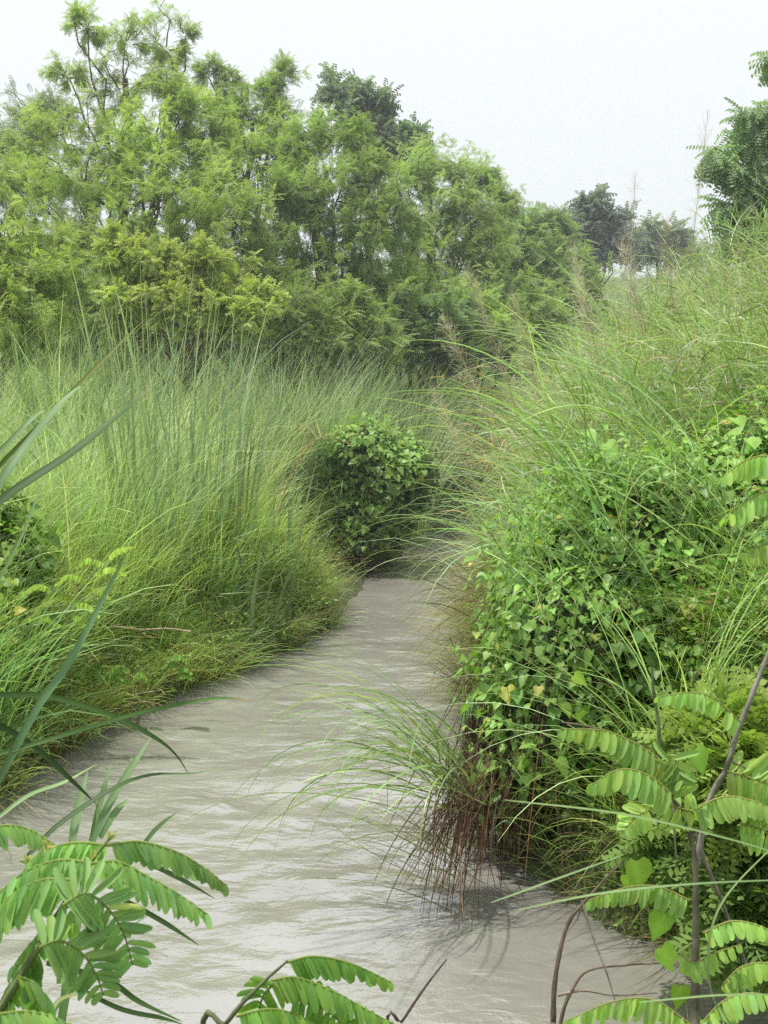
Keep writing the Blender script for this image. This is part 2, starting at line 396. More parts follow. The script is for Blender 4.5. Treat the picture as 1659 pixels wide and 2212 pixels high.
make_tree('feathery_tree','low feathery tree at the right end of the tree line above the grass','tree',gbase(1140,21),P(1140,520,21),
  LB((1110,500,60,21),(1180,490,45,21.3),(1140,560,80,20.8),(1200,560,50,21),(1090,590,70,20.6),(1180,630,70,20.6),(1210,500,25,21.4),(1080,650,60,20.4)),
  col=(.15,.215,.06),dark=(.07,.11,.04),r0=.07,flen=.17)
make_tree('broadleaf_tree','small dark tree standing alone in the distance beyond the right bank','tree',gbase(1290,27),P(1290,480,27),
  LB((1285,455,38,27),(1250,490,35,27),(1330,480,38,27),(1290,520,55,27),(1330,540,40,27),(1240,540,40,27)),
  leaf=FE_big,col=(.105,.14,.085),dark=(.07,.1,.06),r0=.09,flen=.22,twigs=16,up=.5)  # distance haze painted into the bluish leaf colours
make_tree('broadleaf_tree','low pale tree on the skyline between the small dark tree and the right edge','tree',gbase(1420,33),P(1420,520,33),
  LB((1400,510,30,33),(1450,510,28,33),(1430,540,40,33),(1370,545,30,33),(1500,560,40,33)),
  leaf=FE_big,col=(.14,.19,.08),dark=(.09,.12,.06),r0=.08,flen=.25,twigs=16)  # leaf colours paled and blued as painted haze
make_tree('pinnate_tree','large dark green tree cut by the right edge with drooping leaf sprays against the sky','tree',gbase(1730,15),P(1730,200,15),
  LB((1728,150,34,15,.75),(1688,125,13,15,.75),(1738,240,51,15,.75),(1688,225,18,15,.75),(1618,250,18,15,.75),(1658,262,20,15,.75),(1638,300,25,15,.75),(1548,325,13,15,.75),(1583,350,18,15,.75),(1623,372,22,15,.75),(1678,355,38,15,.75),(1778,380,76,15,.75),(1638,440,27,15,.75),(1578,445,15,15,.75),(1698,440,38,15,.75),(1638,510,34,15,.75),(1578,500,18,15,.75),(1738,530,68,15,.75),(1678,570,42,15,.75)),
  leaf=feather(8,.34,.10,.9,.3),col=(.15,.22,.075),dark=(.07,.12,.05),r0=.1,flen=.27,droop=.75,twigs=15,up=.0)
make_tree('yellow_shrub','bright yellow green leafy shrub in front of the tallest tree above the cattails','shrub',gbase(400,14.2),P(400,620,14.2),
  LB((250,520,30,14.2),(270,560,40,14.2),(330,570,40,14.2),(380,600,45,14.2),(440,580,40,14.2),(500,620,45,14.2),(300,620,50,14.2),(560,640,35,14.2),(460,660,60,14.2),(370,680,60,14.),(260,670,50,14),(540,690,40,14)),
  leaf=FE_big,gain=1.3,col=(.36,.44,.09),dark=(.16,.23,.05),r0=.03,flen=.11,droop=.3,twigs=15,up=.5)
make_tree('shrub','dark leafy shrub at the foot of the tree line where the right bank grass begins','shrub',gbase(930,17),P(930,690,17),
  LB((900,700,50,17),(950,690,50,17),(860,720,40,17),(990,710,40,17.2),(920,750,50,16.8),(860,760,45,16.8),(980,760,45,17)),
  leaf=FE_big,col=(.11,.17,.05),dark=(.05,.08,.03),r0=.03,flen=.13)
US='feathery bushes filling the foot of the tree line'
for px,d,py,r,lab,cc in ((640,16,690,60,'feathery bush under the shaded hollow of the tree line',.8),(760,16.5,690,60,'feathery bush just right of the shaded hollow',.9),(860,17.5,640,60,'feathery bush left of the dark leafy shrub',1.),
   (1040,18,690,60,'feathery bush right of the dark leafy shrub',1.05),(1150,19,680,55,'feathery bush behind the long pinkish plume',1.),(540,16.5,620,80,'feathery bush behind the right half of the yellow green shrub',.85),
   (200,15.5,660,80,'feathery bush behind the left half of the yellow green shrub',.9),(400,16,640,90,'feathery bush directly behind the yellow green shrub',.8),(1240,23,600,45,'feathery bush at the foot of the small dark tree',.9)):
    make_tree('feathery_bush',lab,'bush',gbase(px,d),P(px,py,d),LB((px,py-20,r,d),(px-r*.8,py+20,r*.85,d),(px+r*.8,py+15,r*.85,d),(px,py+45,r,d-.2),(px-r,py+75,r*.8,d-.2),(px+r,py+75,r*.8,d-.2)),col=(.17*cc,.235*cc,.055*cc),dark=(.08*cc,.12*cc,.035*cc),r0=.04,flen=.15,group=US,dens=1.1)
# far scrub on the horizon: nobody could count it
def far_scrub():
    lb=MB(); n=26000
    x=U(-45,45,n); y=U(26,60,n); k=vnoise(x,y,3.,5)+.5
    z=1.0+rng.random(n)**.7*(1.2+1.6*k)
    pos=np.stack([x,y,z],1)
    scatter(lb,FE_fine,pos,nrm(rng.normal(0,1,(n,3))),nrm(rng.normal(0,.5,(n,3))+np.array([0,0,1])),U(.3,.6,n),U(.3,.6,n),cvar((.24,.32,.13),n,.2,.08))
    tag(lb.build('scrub',M_tree),'distant pale green scrub behind the tree line','scrub',kind='stuff')
far_scrub()

# ------------------------------------------------------------------ grass
EXC=[(-.05,13.3,.62),(.25,13.9,.5),(-.25,12.6,.35),(1.05,12.6,.45),(1.25,14,.6),(1.6,15.5,.6)]
def land(n,x0,x1,y0,y1,dmin=.05,dmax=99,side=None):
    out=[]
    tot=0
    while tot<n:
        x=U(x0,x1,4*n); y=U(y0,y1,4*n); d=sdist(x,y); ok=(d>dmin)&(d<dmax)
        if side=='L': ok&=x<xc(y)
        if side=='R': ok&=np.where(y<6.9,x>.6,x>xc(y))
        for ex,ey,er in EXC: ok&=np.hypot(x-ex,y-ey)>er
        q=np.stack([x[ok],y[ok]],1); out.append(q); tot+=len(q)
    q=np.concatenate(out)[:n]
    return np.column_stack([q,ground(q[:,0],q[:,1])-.02])
def clumps(mb,cent,per,rad,ln,lean,bend,width,c0,c1,cv=.14,hue=.1,seg=6,wind=(0,0),drift=.3,tipdry=.1,lnv=.2,bend_v=.35,fold=False,zoff=0.,wprof=.75,straw=0.):
    n=len(cent)*per
    ci=np.repeat(np.arange(len(cent)),per)
    az=U(0,2*pi,n); rr=rad*np.sqrt(rng.random(n)); off=np.stack([np.cos(az)*rr,np.sin(az)*rr],1)
    b=cent[ci].copy(); b[:,:2]+=off
    b[:,2]=np.maximum(ground(b[:,0],b[:,1]),-.05)-.02+zoff
    a2=az+rng.normal(0,.5,n)
    dx=np.cos(a2)+wind[0]; dy=np.sin(a2)+wind[1]; a2=np.arctan2(dy,dx)
    k=np.exp(rng.normal(0,cv,(len(cent),1))); h=rng.normal(0,hue,(len(cent),1)); ck=k*np.concatenate([1+h,1+h*.2,1-h],1)
    C0=cvar(c0,n,.15,.08)*ck[ci]; C1=cvar(c1,n,.18,.08)*ck[ci]
    if straw>0:
        s=(rng.random(n)<straw); C0[s]=cvar((.28,.21,.1),s.sum(),.2,.05); C1[s]=cvar((.4,.32,.17),s.sum(),.2,.05)
    ls=np.exp(rng.normal(0,.12,len(cent)))[ci]; width=width*np.where(rng.random(n)<.12,1.9,1.)
    blades(mb,b,a2,ln*ls*np.exp(rng.normal(0,lnv,n)),np.abs(rng.normal(lean,lean*.5,n)),np.abs(rng.normal(bend,bend*bend_v,n)),width*U(.6,1.3,n),C0,C1,seg,drift,None,wprof,tipdry,fold)
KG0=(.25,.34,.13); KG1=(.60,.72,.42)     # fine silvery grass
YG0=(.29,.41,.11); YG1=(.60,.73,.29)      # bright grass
# left bank
gb=MB()
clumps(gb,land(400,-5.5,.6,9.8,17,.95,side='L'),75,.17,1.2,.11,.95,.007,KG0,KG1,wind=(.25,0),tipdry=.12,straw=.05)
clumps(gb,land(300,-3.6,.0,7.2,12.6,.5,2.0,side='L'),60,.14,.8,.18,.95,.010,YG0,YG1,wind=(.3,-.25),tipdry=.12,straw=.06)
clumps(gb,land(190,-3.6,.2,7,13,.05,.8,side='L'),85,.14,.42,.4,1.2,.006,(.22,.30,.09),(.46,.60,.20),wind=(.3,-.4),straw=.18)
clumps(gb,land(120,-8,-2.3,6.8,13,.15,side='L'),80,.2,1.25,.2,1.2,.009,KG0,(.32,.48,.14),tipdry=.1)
tag(gb.build('grass',M_grass),'tangled green grass covering the left bank from the cattails to the water','grass',kind='stuff')
gb=MB()
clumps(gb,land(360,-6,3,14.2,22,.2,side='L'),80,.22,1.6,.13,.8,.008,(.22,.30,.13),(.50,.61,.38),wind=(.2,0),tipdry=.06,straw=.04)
tag(gb.build('grass',M_grass),'pale silvery grass beyond the vine covered bush in front of the tree line','grass',kind='stuff')
gb=MB()
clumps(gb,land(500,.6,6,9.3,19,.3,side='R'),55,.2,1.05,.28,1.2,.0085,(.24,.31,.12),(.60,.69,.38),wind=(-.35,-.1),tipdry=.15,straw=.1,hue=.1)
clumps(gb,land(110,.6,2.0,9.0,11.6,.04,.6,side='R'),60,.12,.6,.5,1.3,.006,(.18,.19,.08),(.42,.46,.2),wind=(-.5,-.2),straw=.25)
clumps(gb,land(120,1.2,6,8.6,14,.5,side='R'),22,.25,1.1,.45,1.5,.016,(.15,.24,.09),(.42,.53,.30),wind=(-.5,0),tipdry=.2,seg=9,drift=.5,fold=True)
tag(gb.build('grass',M_grass),'tangled pale green and straw coloured grass on top of the right bank','grass',kind='stuff')
gb=MB()
clumps(gb,land(150,-9,12,19,34,.4),110,.5,1.5,.15,.8,.012,(.2,.26,.12),(.42,.5,.28),straw=.08,tipdry=.1)
tag(gb.build('grass',M_grass),'hazy far grass on the flat ground under the distant trees','grass',kind='stuff')
gb=MB()
c=land(85,1.0,3.6,5.4,7.2,.06,side='R'); clumps(gb,c,55,.12,.62,.4,1.4,.007,(.12,.2,.05),(.36,.52,.13),wind=(-.5,-.2),straw=.08)
clumps(gb,land(26,1.0,2.6,5.4,6.6,.02,.4,side='R'),50,.1,.32,.7,1.2,.005,(.12,.12,.05),(.28,.3,.1),wind=(-.6,-.4),straw=.35)
tag(gb.build('grass',M_grass),'short grass on the near right bank under the sapling','grass',kind='stuff')
gb=MB()
clumps(gb,land(130,-5,5,-.5,3.7,.1),60,.18,.42,.35,1.2,.007,(.08,.12,.03),(.25,.36,.09))
tag(gb.build('grass',M_grass),'short grass on the slope below the camera','grass',kind='stuff')

def leafy(label,n,x0,x1,y0,y1,dmin,side,h,ln,wd,cols,wind=(0,0),name='grass',zadd=None):
    b=land(n,x0,x1,y0,y1,dmin,99,side); k=vnoise(b[:,0],b[:,1],.5,21)+.5
    b[:,2]+=h*rng.random(n)**.75*(.55+.7*k); az=U(0,2*pi,n); az=np.arctan2(np.sin(az)+wind[1],np.cos(az)+wind[0])
    ci=rng.choice(len(cols),n,p=[c[1] for c in cols]); base=np.array([c[0] for c in cols])[ci]
    c=cvar((1,1,1),n,.22,.1)*base*(.75+.5*(vnoise(b[:,0]+b[:,2],b[:,1],.35,22)+.5))[:,None]
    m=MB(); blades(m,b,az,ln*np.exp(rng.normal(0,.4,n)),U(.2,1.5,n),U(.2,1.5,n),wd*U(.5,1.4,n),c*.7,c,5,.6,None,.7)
    tag(m.build(name,M_grass),label,'grass',kind='stuff')
leafy('short leafy blades and dry leaves mixed through the right bank grass',36000,.7,5.5,8.2,17,.12,'R',1.3,.24,.012,[((.42,.54,.24),.5),((.24,.40,.10),.25),((.55,.60,.42),.12),((.5,.40,.24),.13)],(-.3,-.1))
leafy('short leafy blades mixed through the left bank grass',17000,-5.5,.1,8.2,15,.1,'L',.8,.22,.009,[((.38,.52,.20),.5),((.20,.34,.09),.28),((.52,.60,.40),.12),((.45,.36,.2),.10)],(.2,-.1))
# leafy weeds along both water edges
OV=tmpl_leaf('oval'); LA=tmpl_flat('lance'); HE=tmpl_leaf('heart'); RO=tmpl_leaf('round'); QD=tmpl_flat('quad')
def weeds(mb,n,x0,x1,y0,y1,dmin,dmax,side,h,size,col,brown=.1):
    b=land(n,x0,x1,y0,y1,dmin,dmax,side)
    b[:,2]+=h*rng.random(n)**1.2*(.6+.9*(vnoise(b[:,0],b[:,1],.35,6)+.5)); b[:,:2]+=rng.normal(0,.04,(n,2))
    cc=cvar(np.array(col)*1.6,n,.25,.1); br=rng.random(n)<brown; cc[br]=cvar((.22,.15,.07),br.sum(),.3,.1)
    scatter(mb,OV,b,nrm(rng.normal(0,1,(n,3))*[1,1,.5]),nrm(rng.normal(0,.5,(n,3))+[0,0,1]),size*U(.6,1.4,n),size*.5*U(.7,1.3,n),cc)
wb=MB(); weeds(wb,15000,-4.5,.4,7,15,.0,.8,'L',.3,.034,(.22,.33,.09),.15)
weeds(wb,6000,-4.5,-1.4,7,12,.2,1.6,'L',.6,.04,(.13,.22,.05),.05)
tag(wb.build('weeds',M_vine),'small leafy weeds and brown litter along the left water edge','weeds',kind='stuff')
lb_=MB(); b=land(2000,-4,.3,7,14.5,.0,.6,'L'); n=len(b); b[:,2]+=.02+.1*rng.random(n)
blades(lb_,b,U(0,2*pi,n),U(.12,.5,n),U(1.1,1.7,n),U(-.2,.5,n),U(.003,.008,n),cvar((.26,.2,.12),n,.4,.12),cvar((.36,.28,.17),n,.4,.12),5,.5,None,.3)
tag(lb_.build('litter',M_dead),'dead stalks and matted straw lying along the muddy left water edge','litter',kind='stuff')
wb=MB(); weeds(wb,9000,1.,3.4,5.2,7.,-.02,.9,'R',.45,.035,(.13,.21,.045),.12)
weeds(wb,7000,.6,1.8,8.6,16,-.02,.5,'R',.5,.035,(.15,.2,.06),.3)
tag(wb.build('weeds',M_vine),'small leafy weeds along the right water edge','weeds',kind='stuff')

# ------------------------------------------------------------------ distinct clumps
def reed_clump(label,px,d,n,rad,ln,name='cattail_clump',cat='cattails',width=.038,lean=.06,bend=.2,wind=(.2,0),c0=(.13,.19,.08),c1=(.33,.42,.24),group=None,mat=None,zoff=0,**kw):
    b=gbase(px,d); t=thing(name,label,cat,tuple(b),group); m=MB()
    clumps(m,np.array([b]),n,rad,ln,lean,bend,width,c0,c1,wind=wind,seg=8,drift=.2,tipdry=.05,hue=.03,fold=True,zoff=zoff,lnv=.09,**kw)
    part(m,'blades',mat or M_reed,t); return t
CT='cattail clumps on the left bank'
reed_clump('tallest blue green cattail clump in front of the yellow green shrub',345,11.1,42,.5,2.15,group=CT)
reed_clump('cattail clump right of the tallest one with blades over the yellow green shrub',430,11.5,28,.4,1.95,group=CT)
reed_clump('cattail clump half hidden behind silvery grass left of the tallest one',235,11.6,26,.5,1.85,group=CT,bend=.4)
reed_clump('short dark cattail clump under the low tree at the left',110,12.6,34,.3,1.7,group=CT,c0=(.06,.12,.04),c1=(.22,.3,.12))
reed_clump('small cattail clump standing in the grass left of the vine covered bush',590,11.8,16,.3,1.15,group=CT)
reed_clump('cattail clump right of the yellow green shrub below the shaded hollow',545,14.2,30,.3,1.5,group=CT)
reed_clump('small cattail clump low in the middle of the left bank grass',520,10.9,12,.35,.85,group=CT,bend=.5)
TG='silvery grass tussocks'
for px,d,lab in ((690,15.5,'silvery grass tussock above and left of the vine covered bush'),(790,16,'silvery grass tussock just above the vine covered bush'),(900,16.5,'silvery grass tussock right of the vine covered bush by the bend'),
                 (600,14.5,'silvery grass tussock behind the small cattail clump'),(990,18,'silvery grass tussock farthest up the bend in front of the dark leafy shrub'),(850,15.4,'silvery grass tussock directly behind the vine covered bush'),(250,10.8,'broad silvery grass tussock in the middle left of the bank')):
    reed_clump(lab,px,d,480,.4,1.45 if d<12 else 1.85,'grass_tussock','grass tussock',.006,.13,.75,(.15,0),(.22,.30,.15),(.56,.66,.46),TG,M_grass)
RG='wide bladed grass clumps on the right bank'
for px,d,n,ln,lab,wd in ((1620,8.8,40,1.35,'tall wide bladed grass clump leaning left against the sky at the right edge',(-.6,0)),
                      (1560,11.5,40,1.05,'wide bladed grass clump on the skyline below the right edge tree',(-.4,0)),
                      (1380,10.5,26,1.0,'wide bladed grass clump on the crest of the right bank',(-.5,0)),
                      (1300,9.,16,1.05,'arching wide bladed grass clump above the heart leaved vines',(-.7,-.3))):
    reed_clump(lab,px,d,n,.3,ln,'grass_clump','grass clump',.026,.22,.6,wd,(.10,.17,.05),(.27,.41,.14),RG,M_reed)
reed_clump('light green fountain of grass growing at the foot of the vines',1500,6.5,110,.2,1.1,'grass_clump','grass clump',.011,.5,1.,(-.5,-.2),(.24,.34,.14),(.48,.60,.32),None,M_grass)
reed_clump('small spray of thin grass on the near right water edge',1275,6.45,70,.06,.6,'grass_clump','grass clump',.005,.6,.9,(-.5,-.1),(.14,.14,.07),(.28,.38,.15),None,M_grass)
# plumes
def plume(label,base,tip,fuzz,col,group,n=900,spread=.16):
    t=thing('plume_grass',label,'plume',tuple(base),group); b=np.array(base); e=np.array(tip)
    mid=(b+e)/2; mid[:2]-=(e-b)[:2]*.25
    sp=spline([b,mid,e],14); m=MB(); tube(m,sp,np.linspace(.004,.0012,14),(.3,.28,.14),4); part(m,'stalk',M_grass,t)
    m=MB(); s=1-fuzz*rng.random(n)
    ii=s*13; i=np.minimum(ii.astype(int),12); pos=sp[i]+(sp[i+1]-sp[i])*(ii-i)[:,None]; T=nrm(sp[i+1]-sp[i])
    d=nrm(T*.9+rng.normal(0,.55,(n,3))+np.array([-.15,0,0])); L=spread*U(.5,1.4,n)*np.sin(np.clip((1-s)/fuzz*.9+.1,0,1)*pi)**.5
    scatter(m,QD,pos,d,nrm(rng.normal(0,1,(n,3))),L,np.full(n,.0022),cvar(col,n,.15,.05)); part(m,'plume',M_grass,t)
PG='feathery seed plumes on the right bank'
for (bx,by),(tx,ty),d,fz,col,n,lab in (
  ((1360,620),(1372,385),12,.55,(.62,.55,.52),420,'tall faint plume rising above the right bank against the white sky'),
  ((1300,600),(1240,540),12,.6,(.66,.58,.5),900,'pale plume in front of the small dark tree'),
  ((1420,640),(1345,520),11,.6,(.66,.56,.5),900,'pale plume right of the small dark tree'),
  ((1160,720),(1010,580),11.5,.5,(.62,.53,.45),900,'long pinkish plume leaning left in front of the trees'),
  ((1120,800),(960,690),11.5,.5,(.62,.53,.45),800,'lower pinkish plume leaning left over the stream'),
  ((1480,620),(1530,240),12,.5,(.62,.57,.55),420,'very tall thin plume beside the right edge tree'),
  ((1330,700),(1250,600),10.5,.6,(.66,.6,.48),800,'short pale plume on the slope of the right bank'),
  ((1200,760),(1110,640),11,.5,(.62,.54,.45),800,'pinkish plume halfway down the crest of the right bank'),
  ((1470,600),(1440,480),11,.5,(.4,.3,.24),500,'small reddish plume under the right edge tree'),
  ((1080,880),(940,850),11,.5,(.62,.54,.45),700,'lowest pinkish plume hanging near the bend of the stream')):
    p=P(bx,by,d); q=P(tx,ty,d); g=float(ground([p[0]],[p[1]])[0]); plume(lab,(p[0],p[1],g),q,fz,col,PG,int(n*.6))

# ------------------------------------------------------------------ vines
def sample_hull(ells,n):
    C=np.array([e[0] for e in ells],float); R=np.array([e[1] for e in ells],float)
    w=(R[:,0]*R[:,2]+R[:,1]*R[:,2]); w/=w.sum(); k=rng.choice(len(ells),int(n*1.6),p=w)
    d=nrm(rng.normal(0,1,(len(k),3))); p=C[k]+d*R[k]; nn=nrm(d/R[k])
    ok=np.ones(len(k),bool)
    for j in range(len(C)):
        q=((p-C[j])/R[j]); ok&=((q**2).sum(1)>.86)|(k==j)
    return p[ok],nn[ok]
def hull_core(mb,ells,s,col,bump=.12):
    for c,r in ells:
        nu,nv=28,18
        u=np.linspace(0,2*pi,nu,endpoint=False); v=np.linspace(.02,pi-.02,nv)
        Uu,Vv=np.meshgrid(u,v); d=np.stack([np.sin(Vv)*np.cos(Uu),np.sin(Vv)*np.sin(Uu),np.cos(Vv)],-1)
        k=s*(1+bump*vnoise(d[...,0]*3+d[...,2]*2,d[...,1]*3+c[0]*5,.6,8)[...,None]*2)
        V=np.array(c)+d*np.array(r)*k
        i=np.arange(nv-1)[:,None]*nu; j=np.arange(nu)[None]
        f=np.stack([i+j,i+(j+1)%nu,i+nu+(j+1)%nu,i+nu+j],-1).reshape(-1,4)
        mb.add(V.reshape(-1,3),f,col)
def vine_bush(name,label,ells,nleaf,size,col,dark,zmin,stemcol,layers=.1,nstem=200,floor=.0,kind='heart',core=(.03,.045,.018)):
    base=np.array(ells[0][0],float); base[2]=0
    t=thing(name,label,'vines',tuple(base))
    m=MB(); hull_core(m,ells,.80 if kind=='heart' else .6,core); part(m,'dark_core',M_bark,t)  # hull added inside; its near-black colour paints the shade between leaves
    p,nn=sample_hull(ells,nleaf); n=len(p)
    p=p+nn*(rng.normal(-.01,layers,n)+.16*vnoise(p[:,0]*1.3+p[:,1],p[:,2]*1.3,.28,11))[:,None]
    ok=(p[:,2]>zmin+.12*rng.normal(0,1,n)); p=p[ok];nn=nn[ok];n=len(p)
    Z=nrm(nn*.7+np.array([0,-.1,.55])+rng.normal(0,.38,(n,3)))
    X=np.array([0,0,-1.])+nn*.35+rng.normal(0,.45,(n,3)); X=X-Z*(X*Z).sum(1,keepdims=True)
    k=np.clip(.42+1.5*vnoise(p[:,0]+p[:,1],p[:,2],.4,12)+.55*nn[:,2]-.25*nn[:,0],0,1)[:,None]  # painted light: leaves facing up and left brighter, undersides darker
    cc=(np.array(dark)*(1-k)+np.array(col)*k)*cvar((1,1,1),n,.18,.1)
    yl=rng.random(n)<.03; cc[yl]=cvar((.34,.36,.08),yl.sum(),.15,.1)
    tm=HE if kind=='heart' else OV
    mid=np.ones(len(tm[0])); mid[1::3]=1.25
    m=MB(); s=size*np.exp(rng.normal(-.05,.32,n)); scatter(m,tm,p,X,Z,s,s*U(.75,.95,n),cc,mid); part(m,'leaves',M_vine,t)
    # hanging stems
    m=MB(); p,nn=sample_hull(ells,nstem*3); ok=(p[:,2]<np.mean([e[0][2] for e in ells])+.35)&(nn[:,1]<.4); p=p[ok][:nstem]; n=len(p)
    p[:,2]+=.1; q=p.copy(); 
    az=np.arctan2(nn[ok][:nstem][:,1],nn[ok][:nstem][:,0]) if n else np.zeros(0)
    L=np.clip(p[:,2]-floor,.1,1.2)*U(.5,1.05,n)
    blades(m,p*1.0-nn[ok][:nstem]*.03,az,L,pi-U(.05,.5,n),-U(0,.3,n),np.full(n,.006),cvar(stemcol,n,.3,.1),cvar(stemcol,n,.3,.1),5,.6,None,.2)
    part(m,'hanging_stems',M_dead,t)
    return t
vine_right=[((1.38,7.85,.95),(.68,.85,1.0)),((2.15,8.1,1.15),(.85,1.0,.95)),((.73,6.95,.58),(.2,.25,.45)),((.92,6.85,.7),(.25,.25,.4)),((1.0,7.05,.98),(.40,.36,.52)),((3.1,8.2,1.2),(.9,1.1,1.1)),((1.6,7.1,.75),(.6,.45,.62)),((1.1,8.5,.7),(.42,.8,.7)),((2.3,7.2,.9),(.7,.5,.7))]
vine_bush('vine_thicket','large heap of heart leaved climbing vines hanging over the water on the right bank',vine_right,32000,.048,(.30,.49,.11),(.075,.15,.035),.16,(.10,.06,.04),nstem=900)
vine_mid=[(P(825,1040,14.5),(.37,.35,.42)),(P(785,975,14.6),(.34,.4,.28)),(P(875,1025,14.8),(.28,.35,.36)),(P(815,1125,14.5),(.32,.3,.32)),(P(750,1060,14.6),(.25,.3,.3))]
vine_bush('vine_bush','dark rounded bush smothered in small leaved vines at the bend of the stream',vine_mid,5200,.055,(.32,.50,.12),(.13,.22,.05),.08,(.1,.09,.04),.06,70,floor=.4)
# leafy vine patches over the left bank, far left
vine_left=[(P(10,1230,9.3),(.28,.3,.3)),(P(-120,1150,9.5),(.5,.4,.45)),(P(-10,1360,9.),(.3,.3,.25))]
vine_bush('vine_bush','small mound of leafy vines at the left edge above the water',vine_left,2600,.055,(.28,.44,.08),(.1,.18,.04),.2,(.1,.08,.04),.06,60)
m=MB(); n=3600; p,nn=sample_hull(vine_right,n*3); ok=(p[:,2]>1.15)|(rng.random(len(p))<.25); p=p[ok][:n]+nn[ok][:n]*.02; n=len(p)
c=cvar((.40,.54,.2),n,.25,.12); st_=rng.random(n)<.12; c[st_]=cvar((.5,.4,.24),st_.sum(),.2,.1)
blades(m,p,U(0,2*pi,n),U(.1,.4,n),U(.1,1.3,n),U(.2,1.5,n),U(.004,.012,n),c*.7,c,6,.5,None,.7)
tag(m.build('grass',M_grass),'grass blades poking out all over the heap of vines','grass',kind='stuff')
OG='long arching grass clumps growing through the vines'
for (px,py,d,n,L,lab) in ((1250,1010,7.6,16,1.3,'long grass blades arching left out of the highest left shoulder of the vines'),(1330,1180,7.2,14,1.25,'long grass blades arching down over the middle of the vines'),
    (1450,960,7.5,16,1.4,'long grass blades arching over the top of the vines near the right edge'),(1180,1250,7.2,12,1.,'thin grass blades drooping over the left face of the vines'),(1560,1150,7.0,14,1.3,'long grass blades crossing the shaded vines at the right edge')):
    b=P(px,py,d); t=thing('grass_clump',lab,'grass clump',tuple(b),OG); m=MB()
    n=n*2; base=np.tile(b,(n,1))+rng.normal(0,1,(n,3))*[.1,.1,.08]
    blades(m,base,pi+.25+rng.normal(0,.6,n),L*U(.6,1.2,n),U(.3,1.,n),U(.7,1.7,n),U(.006,.016,n),cvar((.2,.3,.1),n,.2,.1),cvar((.36,.52,.2),n,.2,.1),12,.4,None,.7,.25,True,1.5)
    part(m,'blades',M_grass,t)
# overhanging tussock with brown dead stems
def overhang():
    b=P(1010,1690,6.75); t=thing('overhanging_tussock','grass tussock with a skirt of brown dead stems hanging into the water by the vines','grass tussock',(b[0],b[1],0))
    n=170; base=np.tile(b,(n,1))+rng.normal(0,1,(n,3))*[.09,.1,.12]+np.array([.02,0,0])
    m=MB(); az=pi+rng.normal(0,1.,n); az=np.where(rng.random(n)<.25,U(0,2*pi,n),az)
    az=np.where(np.cos(az)>0,az+pi*(rng.random(n)<.7),az); L=U(.4,.7,n)
    blades(m,base,az,L,U(2.15,2.8,n),U(.1,.5,n),np.full(n,.006),cvar((.10,.06,.04),n,.25,.1),cvar((.15,.09,.055),n,.3,.15),7,.4,None,.3)
    part(m,'dead_stems',M_dead,t)
    n=95; base=np.tile(b,(n,1))+rng.normal(0,1,(n,3))*[.08,.1,.09]+np.array([-.02,0,-.02])
    m=MB(); az=pi+rng.normal(0,.55,n)
    blades(m,base,az,U(.6,1.5,n),U(.5,1.35,n),U(.9,2.3,n),U(.006,.013,n),cvar((.17,.22,.07),n,.2,.1),cvar((.28,.44,.16),n,.2,.1),11,.5,None,.5,.2,power=1.6)
    n=40; base=np.tile(P(985,1880,6.6),(n,1))+rng.normal(0,1,(n,3))*[.1,.06,.08]
    blades(m,base,pi+rng.normal(0,.5,n),U(.5,1.0,n),U(.9,1.4,n),U(.4,1.1,n),U(.004,.008,n),cvar((.15,.12,.06),n,.2,.1),cvar((.22,.33,.13),n,.2,.1),10,.5,None,.5,.2,power=1.6)
    part(m,'green_blades',M_grass,t)
overhang()
# curtain of dead stems between the vines and the water
t=thing('stem_curtain','dark curtain of dead brown stems hanging from the vines down to the water','dead stems',(.9,6.95,.3))
n=2600; x=U(.42,1.75,n); y=6.8+.35*rng.random(n)+.25*np.abs(x-.9); z=U(.35,.85,n)
m=MB(); blades(m,np.stack([x,y,z],1),U(0,2*pi,n),z*U(.8,1.15,n),pi-U(0,.35,n),U(-.3,.3,n),U(.003,.008,n),cvar((.085,.055,.04),n,.35,.12),cvar((.12,.08,.055),n,.4,.15),5,.5,None,.2)
part(m,'stems',M_dead,t)
def hanging_reed():
    b=P(1040,1270,9.4); t=thing('drooping_reed','drooping brownish reed hanging over the stream from the right bank','reed',tuple(b))
    m=MB(); n=60; base=np.tile(b,(n,1))+rng.normal(0,1,(n,3))*[.16,.25,.12]
    blades(m,base,pi+rng.normal(0,.5,n),U(.3,.75,n),U(.8,1.5,n),U(.6,1.6,n),U(.006,.013,n),cvar((.15,.13,.06),n,.25,.1),cvar((.2,.22,.1),n,.3,.15),9,.4,None,.7,.3)
    n=420; base=np.tile(b,(n,1))+rng.normal(0,1,(n,3))*[.14,.45,.2]+np.array([.12,0,-.15])
    blades(m,base,pi+rng.normal(0,.9,n),U(.3,.75,n),U(1.3,2.3,n),U(.3,1.,n),U(.002,.005,n),cvar((.14,.1,.06),n,.25,.1),cvar((.22,.17,.1),n,.3,.15),7,.5,None,.4)
    part(m,'blades',M_grass,t)
hanging_reed()

